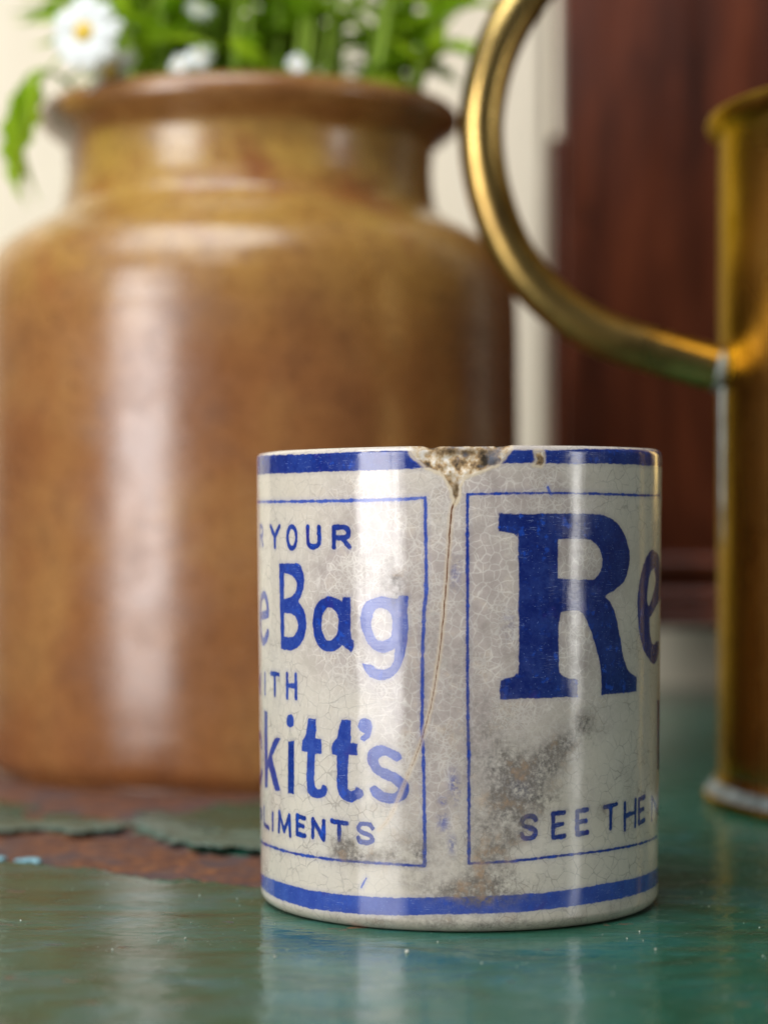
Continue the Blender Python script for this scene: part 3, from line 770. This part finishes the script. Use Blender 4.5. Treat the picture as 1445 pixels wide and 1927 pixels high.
HP = [(.0915, .1172), (.0904, .1175), (.0829, .1193), (.072, .1225), (.0604, .1262), (.0488, .1327), (.039, .142), (.0327, .1524), (.0286, .1639), (.0265, .1754), (.0264, .1868), (.0291, .1998), (.0342, .2113), (.0413, .2213), (.0528, .2321), (.072, .2425), (.098, .247), (.130, .241), (.155, .226), (.168, .206), (.172, .186)]
hc = smooth_curve([(x - CX, 0, z) for x, z in HP[:-3]] + [(.150 - CX, .015, .231), (.166 - CX, .05, .210), (.1745 - CX, .0868, .187)], 8)
link('handle', tube('handle', hc, .0061, 24), MB, can)
link('handle_solder', tube('handle_solder', [(.0882 - CX, 0, .1176), (.0893 - CX, 0, .1177), (.0905 - CX, 0, .1173), (.0918 - CX, 0, .117)], [.0058, .0061, .0063, .0063], 24), MS, can)
link('seam', tube('seam', smooth_curve([(-.0884 , -.004, .112), (-.0885, -.004, .095), (-.0884, -.0035, .08), (-.0880, -.003, .068)], 6), [.0005 + .0006 * (1 - i / 18) for i in range(19)], 10), MS, can)

# ------------------------------------------------------------------ the mug
MUGX, MUGY = .0151, .4606
R0, R1, HT = .0398, .0407, .0899
mug = empty('advertising_mug', (MUGX, MUGY, 0))
tag(mug, 'chipped white ceramic mug with blue printed lettering and crazed glaze', 'mug')

fine = np.arange(-72, 72.01, .25)
rest = np.linspace(72, 40 * 2 * math.pi - 72, 60)[1:-1]
S = np.concatenate([fine, rest])
TH = S / 40.
zr = []      # (radius offset from wall, z, fine?) profile in mm
for a in np.linspace(0, 90, 10):
    zr.append((-2.2 + 2.2 * math.sin(R(a)) - .4 * (1 - a / 90), 2.2 - 2.2 * math.cos(R(a))))
for z in np.arange(2.45, 88.6, .25): zr.append((0, z))
rimr = 1.3
for a in np.linspace(0, 180, 15): zr.append((-rimr + rimr * math.cos(R(a)), 88.6 + rimr * math.sin(R(a))))
for z in (86, 80, 70, 50, 30, 12, 6): zr.append((-3.0, z))
zr.append((-8, 4.5)); zr.append((-39, 4.2))
zr.insert(0, (-6, .0)); zr.insert(0, (-6.5, .8)); zr.insert(0, (-39, .8))
zr = np.array(zr)
NR, NC = len(zr), len(S)
ZZ = np.repeat(zr[:, 1:], NC, 1); OFF = np.repeat(zr[:, :1], NC, 1)
SS = np.repeat(S[None], NR, 0); TT = SS / 40.
outer = (np.arange(NR)[:, None] < NR - 9) & (np.arange(NR)[:, None] > 2) & np.ones((1, NC), bool)
ZQ = np.minimum(ZZ, 89.9)

def densify(ring, closed, n=5):
    r = np.array(ring, float); out = []
    m = len(r)
    for i in range(m if closed else m - 1):
        g = (lambda k: r[k % m]) if closed else (lambda k: r[min(max(k, 0), m - 1)])
        p0, p1, p2, p3 = g(i - 1), g(i), g(i + 1), g(i + 2)
        # keep sharp corners: straight segment where either end turns sharply
        def sharp(a, b, c):
            u, w = b - a, c - b
            nu, nw = np.hypot(*u), np.hypot(*w)
            return nu < 1e-6 or nw < 1e-6 or (u @ w) / (nu * nw) < .62
        if sharp(p0, p1, p2) and sharp(p1, p2, p3): out.append(p1); continue
        if sharp(p0, p1, p2): p0 = p1
        if sharp(p1, p2, p3): p3 = p2
        for k in range(n):
            t = k / n
            out.append(.5 * (2 * p1 + (p2 - p0) * t + (2 * p0 - 5 * p1 + 4 * p2 - p3) * t * t + (3 * p1 - p0 - 3 * p2 + p3) * t ** 3))
    if not closed: out.append(r[-1])
    return [tuple(q) for q in out]

INKF = np.full(SS.shape, -5.); DEN = np.full(SS.shape, .9)
def blend(selmask, d, dens):
    cur = INKF[selmask]
    DEN[selmask] = np.where(d > cur, dens, DEN[selmask])
    INKF[selmask] = np.maximum(cur, d)
for e in INK:
    if e[0] == 'p':
        rings = [densify(r, True) for r in e[3]]
        pts = np.array(rings[0])
    elif e[0] == 's':
        line = densify(e[4], False, 4) if len(e[4]) > 3 else e[4]
        pts = np.array(line)
    else:
        up, lo = np.array(e[3]), np.array(e[4])
        d = np.minimum(np.interp(SS, up[:, 0], up[:, 1]) - ZZ, ZZ - np.interp(SS, lo[:, 0], lo[:, 1]))
        m = outer & (d > -3) & (np.abs(SS) < 126)
        blend(m, d[m], e[2]); continue
    m = outer & (SS > pts[:, 0].min() - 2) & (SS < pts[:, 0].max() + 2) & (ZZ > pts[:, 1].min() - 2) & (ZZ < pts[:, 1].max() + 2)
    if not m.any(): continue
    if e[0] == 'p': d = poly_sdf(SS[m], ZZ[m], rings)
    else: d = e[3] / 2 - seg_dist(SS[m], ZZ[m], line, False)
    blend(m, d, e[2])
# small strays of ink
for (a, b, c_, d_) in [(-20.2, 7.8, -19.2, 9.6), (15.2, 82.3, 15.9, 80.9)]:
    m = outer & (np.abs(SS - a) < 3) & (np.abs(ZZ - b) < 4)
    blend(m, .17 - seg_dist(SS[m], ZZ[m], [(a, b), (c_, d_)], False), .6)

def blob(s, z, rs, rz, rot=0, k=2):
    c, n = math.cos(rot), math.sin(rot)
    u = ((SS - s) * c + (ZZ - z) * n) / rs; v = (-(SS - s) * n + (ZZ - z) * c) / rz
    return np.exp(-(u * u + v * v) ** (k / 2))
nz1 = fbm(SS * .35, ZZ * .35, 40); nz2 = fbm(SS * .12, ZZ * .12, 50)
G = (.95 * blob(10.8, 26.5, 4.2, 3.4) + .8 * blob(15.2, 31.5, 4.5, 2.6, .5) + .85 * blob(7, 21.5, 4.8, 4.2) + .38 * blob(20.3, 35, 6.0, 3.6, .6) + .42 * blob(7.5, 31, 5, 5) + .35 * blob(15, 23.5, 6, 3.5) + .95 * blob(-23.5, 15.0, 3.0, 2.6) + .5 * blob(-18, 13.5, 5, 1.8)
     + .8 * blob(2, 8.0, 10, 3.2) + .6 * blob(-9, 14, 4.5, 3.5) + .65 * blob(4, 15, 5, 4.5) + .4 * blob(28, 21.5, 1.6, 1.6) + .6 * blob(24, 38, 3, 1.7, -.8) + .5 * blob(-13, 64, 2, 4) + .42 * blob(0, 1.6, 26, 1.6)
     + .28 * blob(4, 36, 7, 9) + .22 * blob(-5, 50, 10, 18) + .2 * blob(-14, 24, 8, 8))
nz3 = fbm(SS * .9, ZZ * .9, 44)
G = np.clip(G * (-.25 + 2.2 * nz1 + 1.1 * nz3), 0, 1)
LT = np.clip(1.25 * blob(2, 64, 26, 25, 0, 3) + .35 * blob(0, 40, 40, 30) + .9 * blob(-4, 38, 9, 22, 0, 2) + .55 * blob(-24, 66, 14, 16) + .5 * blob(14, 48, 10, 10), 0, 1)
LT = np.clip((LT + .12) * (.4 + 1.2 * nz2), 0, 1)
CH = np.full(SS.shape, -9.)
ring = [(CHIP[0][0], 96)] + [tuple(q) for q in CHIP] + [(CHIP[-1][0], 96)]
ring = [(a, b if i not in (1, len(ring) - 2) else b + .4) for i, (a, b) in enumerate(ring)]
m = (np.abs(SS) < 20) & (ZZ > 74) & (np.arange(NR)[:, None] > 2)
zr_eff = ZZ + np.where(OFF < -1.3, 0, 0)
CH[m] = poly_sdf(SS[m], zr_eff[m], [ring])
CH += np.where(m, (fbm(SS * .9, ZZ * .9, 60) - .5) * .7, 0)
# a second little flake off the rim band
m2 = (np.abs(SS - 13.6) < 4) & (ZZ > 83) & outer
CH[m2] = np.maximum(CH[m2], poly_sdf(SS[m2], ZZ[m2], [[(12.6, 88.9), (14.3, 88.9), (14.6, 86.9), (13.9, 86.0), (12.2, 86.2), (13.0, 87.2)]]) - .1 + (fbm(SS[m2] * 2, ZZ[m2] * 2, 7) - .5) * .5)
FILTH = np.clip(.9 * blob(-1.7, 81.5, .8, 2.4) + .85 * blob(-1, 88.9, 6.5, .8) + .6 * blob(3.8, 86.6, 2.0, 1.1) + .3 * blob(-8, 87, 1.5, 1.2), 0, 1) * (.5 + nz1)
CKD = np.full(SS.shape, -5.)
m = outer & (SS > -20) & (SS < 2) & (ZZ > 15) & (ZZ < 83)
line = densify(CRACK, False, 4)
wig = .25 * (fbm(SS[m] * .9, ZZ[m] * .9, 80) - .5)
CKD[m] = np.interp(ZZ[m], [18, 30, 36, 80], [.03, .05, .10, .15]) - seg_dist(SS[m] + wig, ZZ[m], line, False)
SMU = np.clip(.9 * blob(-2.2, 27.2, 1.0, 2.8, .1) + .8 * blob(-4.3, 24.5, .8, .9) + .9 * blob(-4.2, 20.5, 1.0, 1.7) + .8 * blob(-2.6, 16.5, .7, 1.6) + .55 * blob(-2.0, 66.5, 1.3, 2.6) + .35 * blob(8, 57, 1.5, 3) + .3 * blob(-32, 25, 4, 1.2) + .35 * blob(10, 27, 3, 3), 0, 1)

rad = R0 * 1000 + (R1 - R0) * 1000 * ZZ / 89.9 + OFF
deep = np.clip(CH, 0, 2.2)
dz = np.where(CH > 0, deep * .26 + (fbm(SS * .6, ZZ * .6, 70, 3) - .45) * .8 * np.clip(CH * 1.5, 0, 1), 0)
dz = np.where((OFF > -1.35) & (SS < 10.8), dz, 0)
rad = rad - np.maximum(dz, -.15)
zout = ZZ.copy()
topw = np.clip((ZZ - 87.5) / 2.4, 0, 1)
zout -= topw * np.where((SS > -8.5) & (SS < 9), .12 * np.clip((8.8 - np.abs(SS - .2)) / 1.2, 0, 1) + .18 * (fbm(SS * 1.2, ZZ * .5, 90) - .4), 0)
zout -= topw * .35 * np.exp(-((SS + 6.6) / .9) ** 2)
zout += topw * (.30 * np.sin(TT) + .10 * (fbm(SS * .1, SS * 0, 91) - .5))
rad = rad + np.where(rad > 5, .10 * np.sin(2 * TT + 1) + .05 * np.sin(3 * TT) + .10 * (fbm(SS * .06 + 50, ZZ * .06, 92) - .5), 0)
P = np.stack([rad * np.sin(TT), -rad * np.cos(TT), zout], -1) / 1000
mm = gridmesh('cup', P, True)
for k, a in (('ink', INKF), ('dens', DEN), ('grime', G), ('lite', LT), ('chip', CH), ('crack', CKD), ('smudge', SMU), ('filth', FILTH)): attr(mm, k, a)
cup = link('cup', mm, mat_mug(), mug)
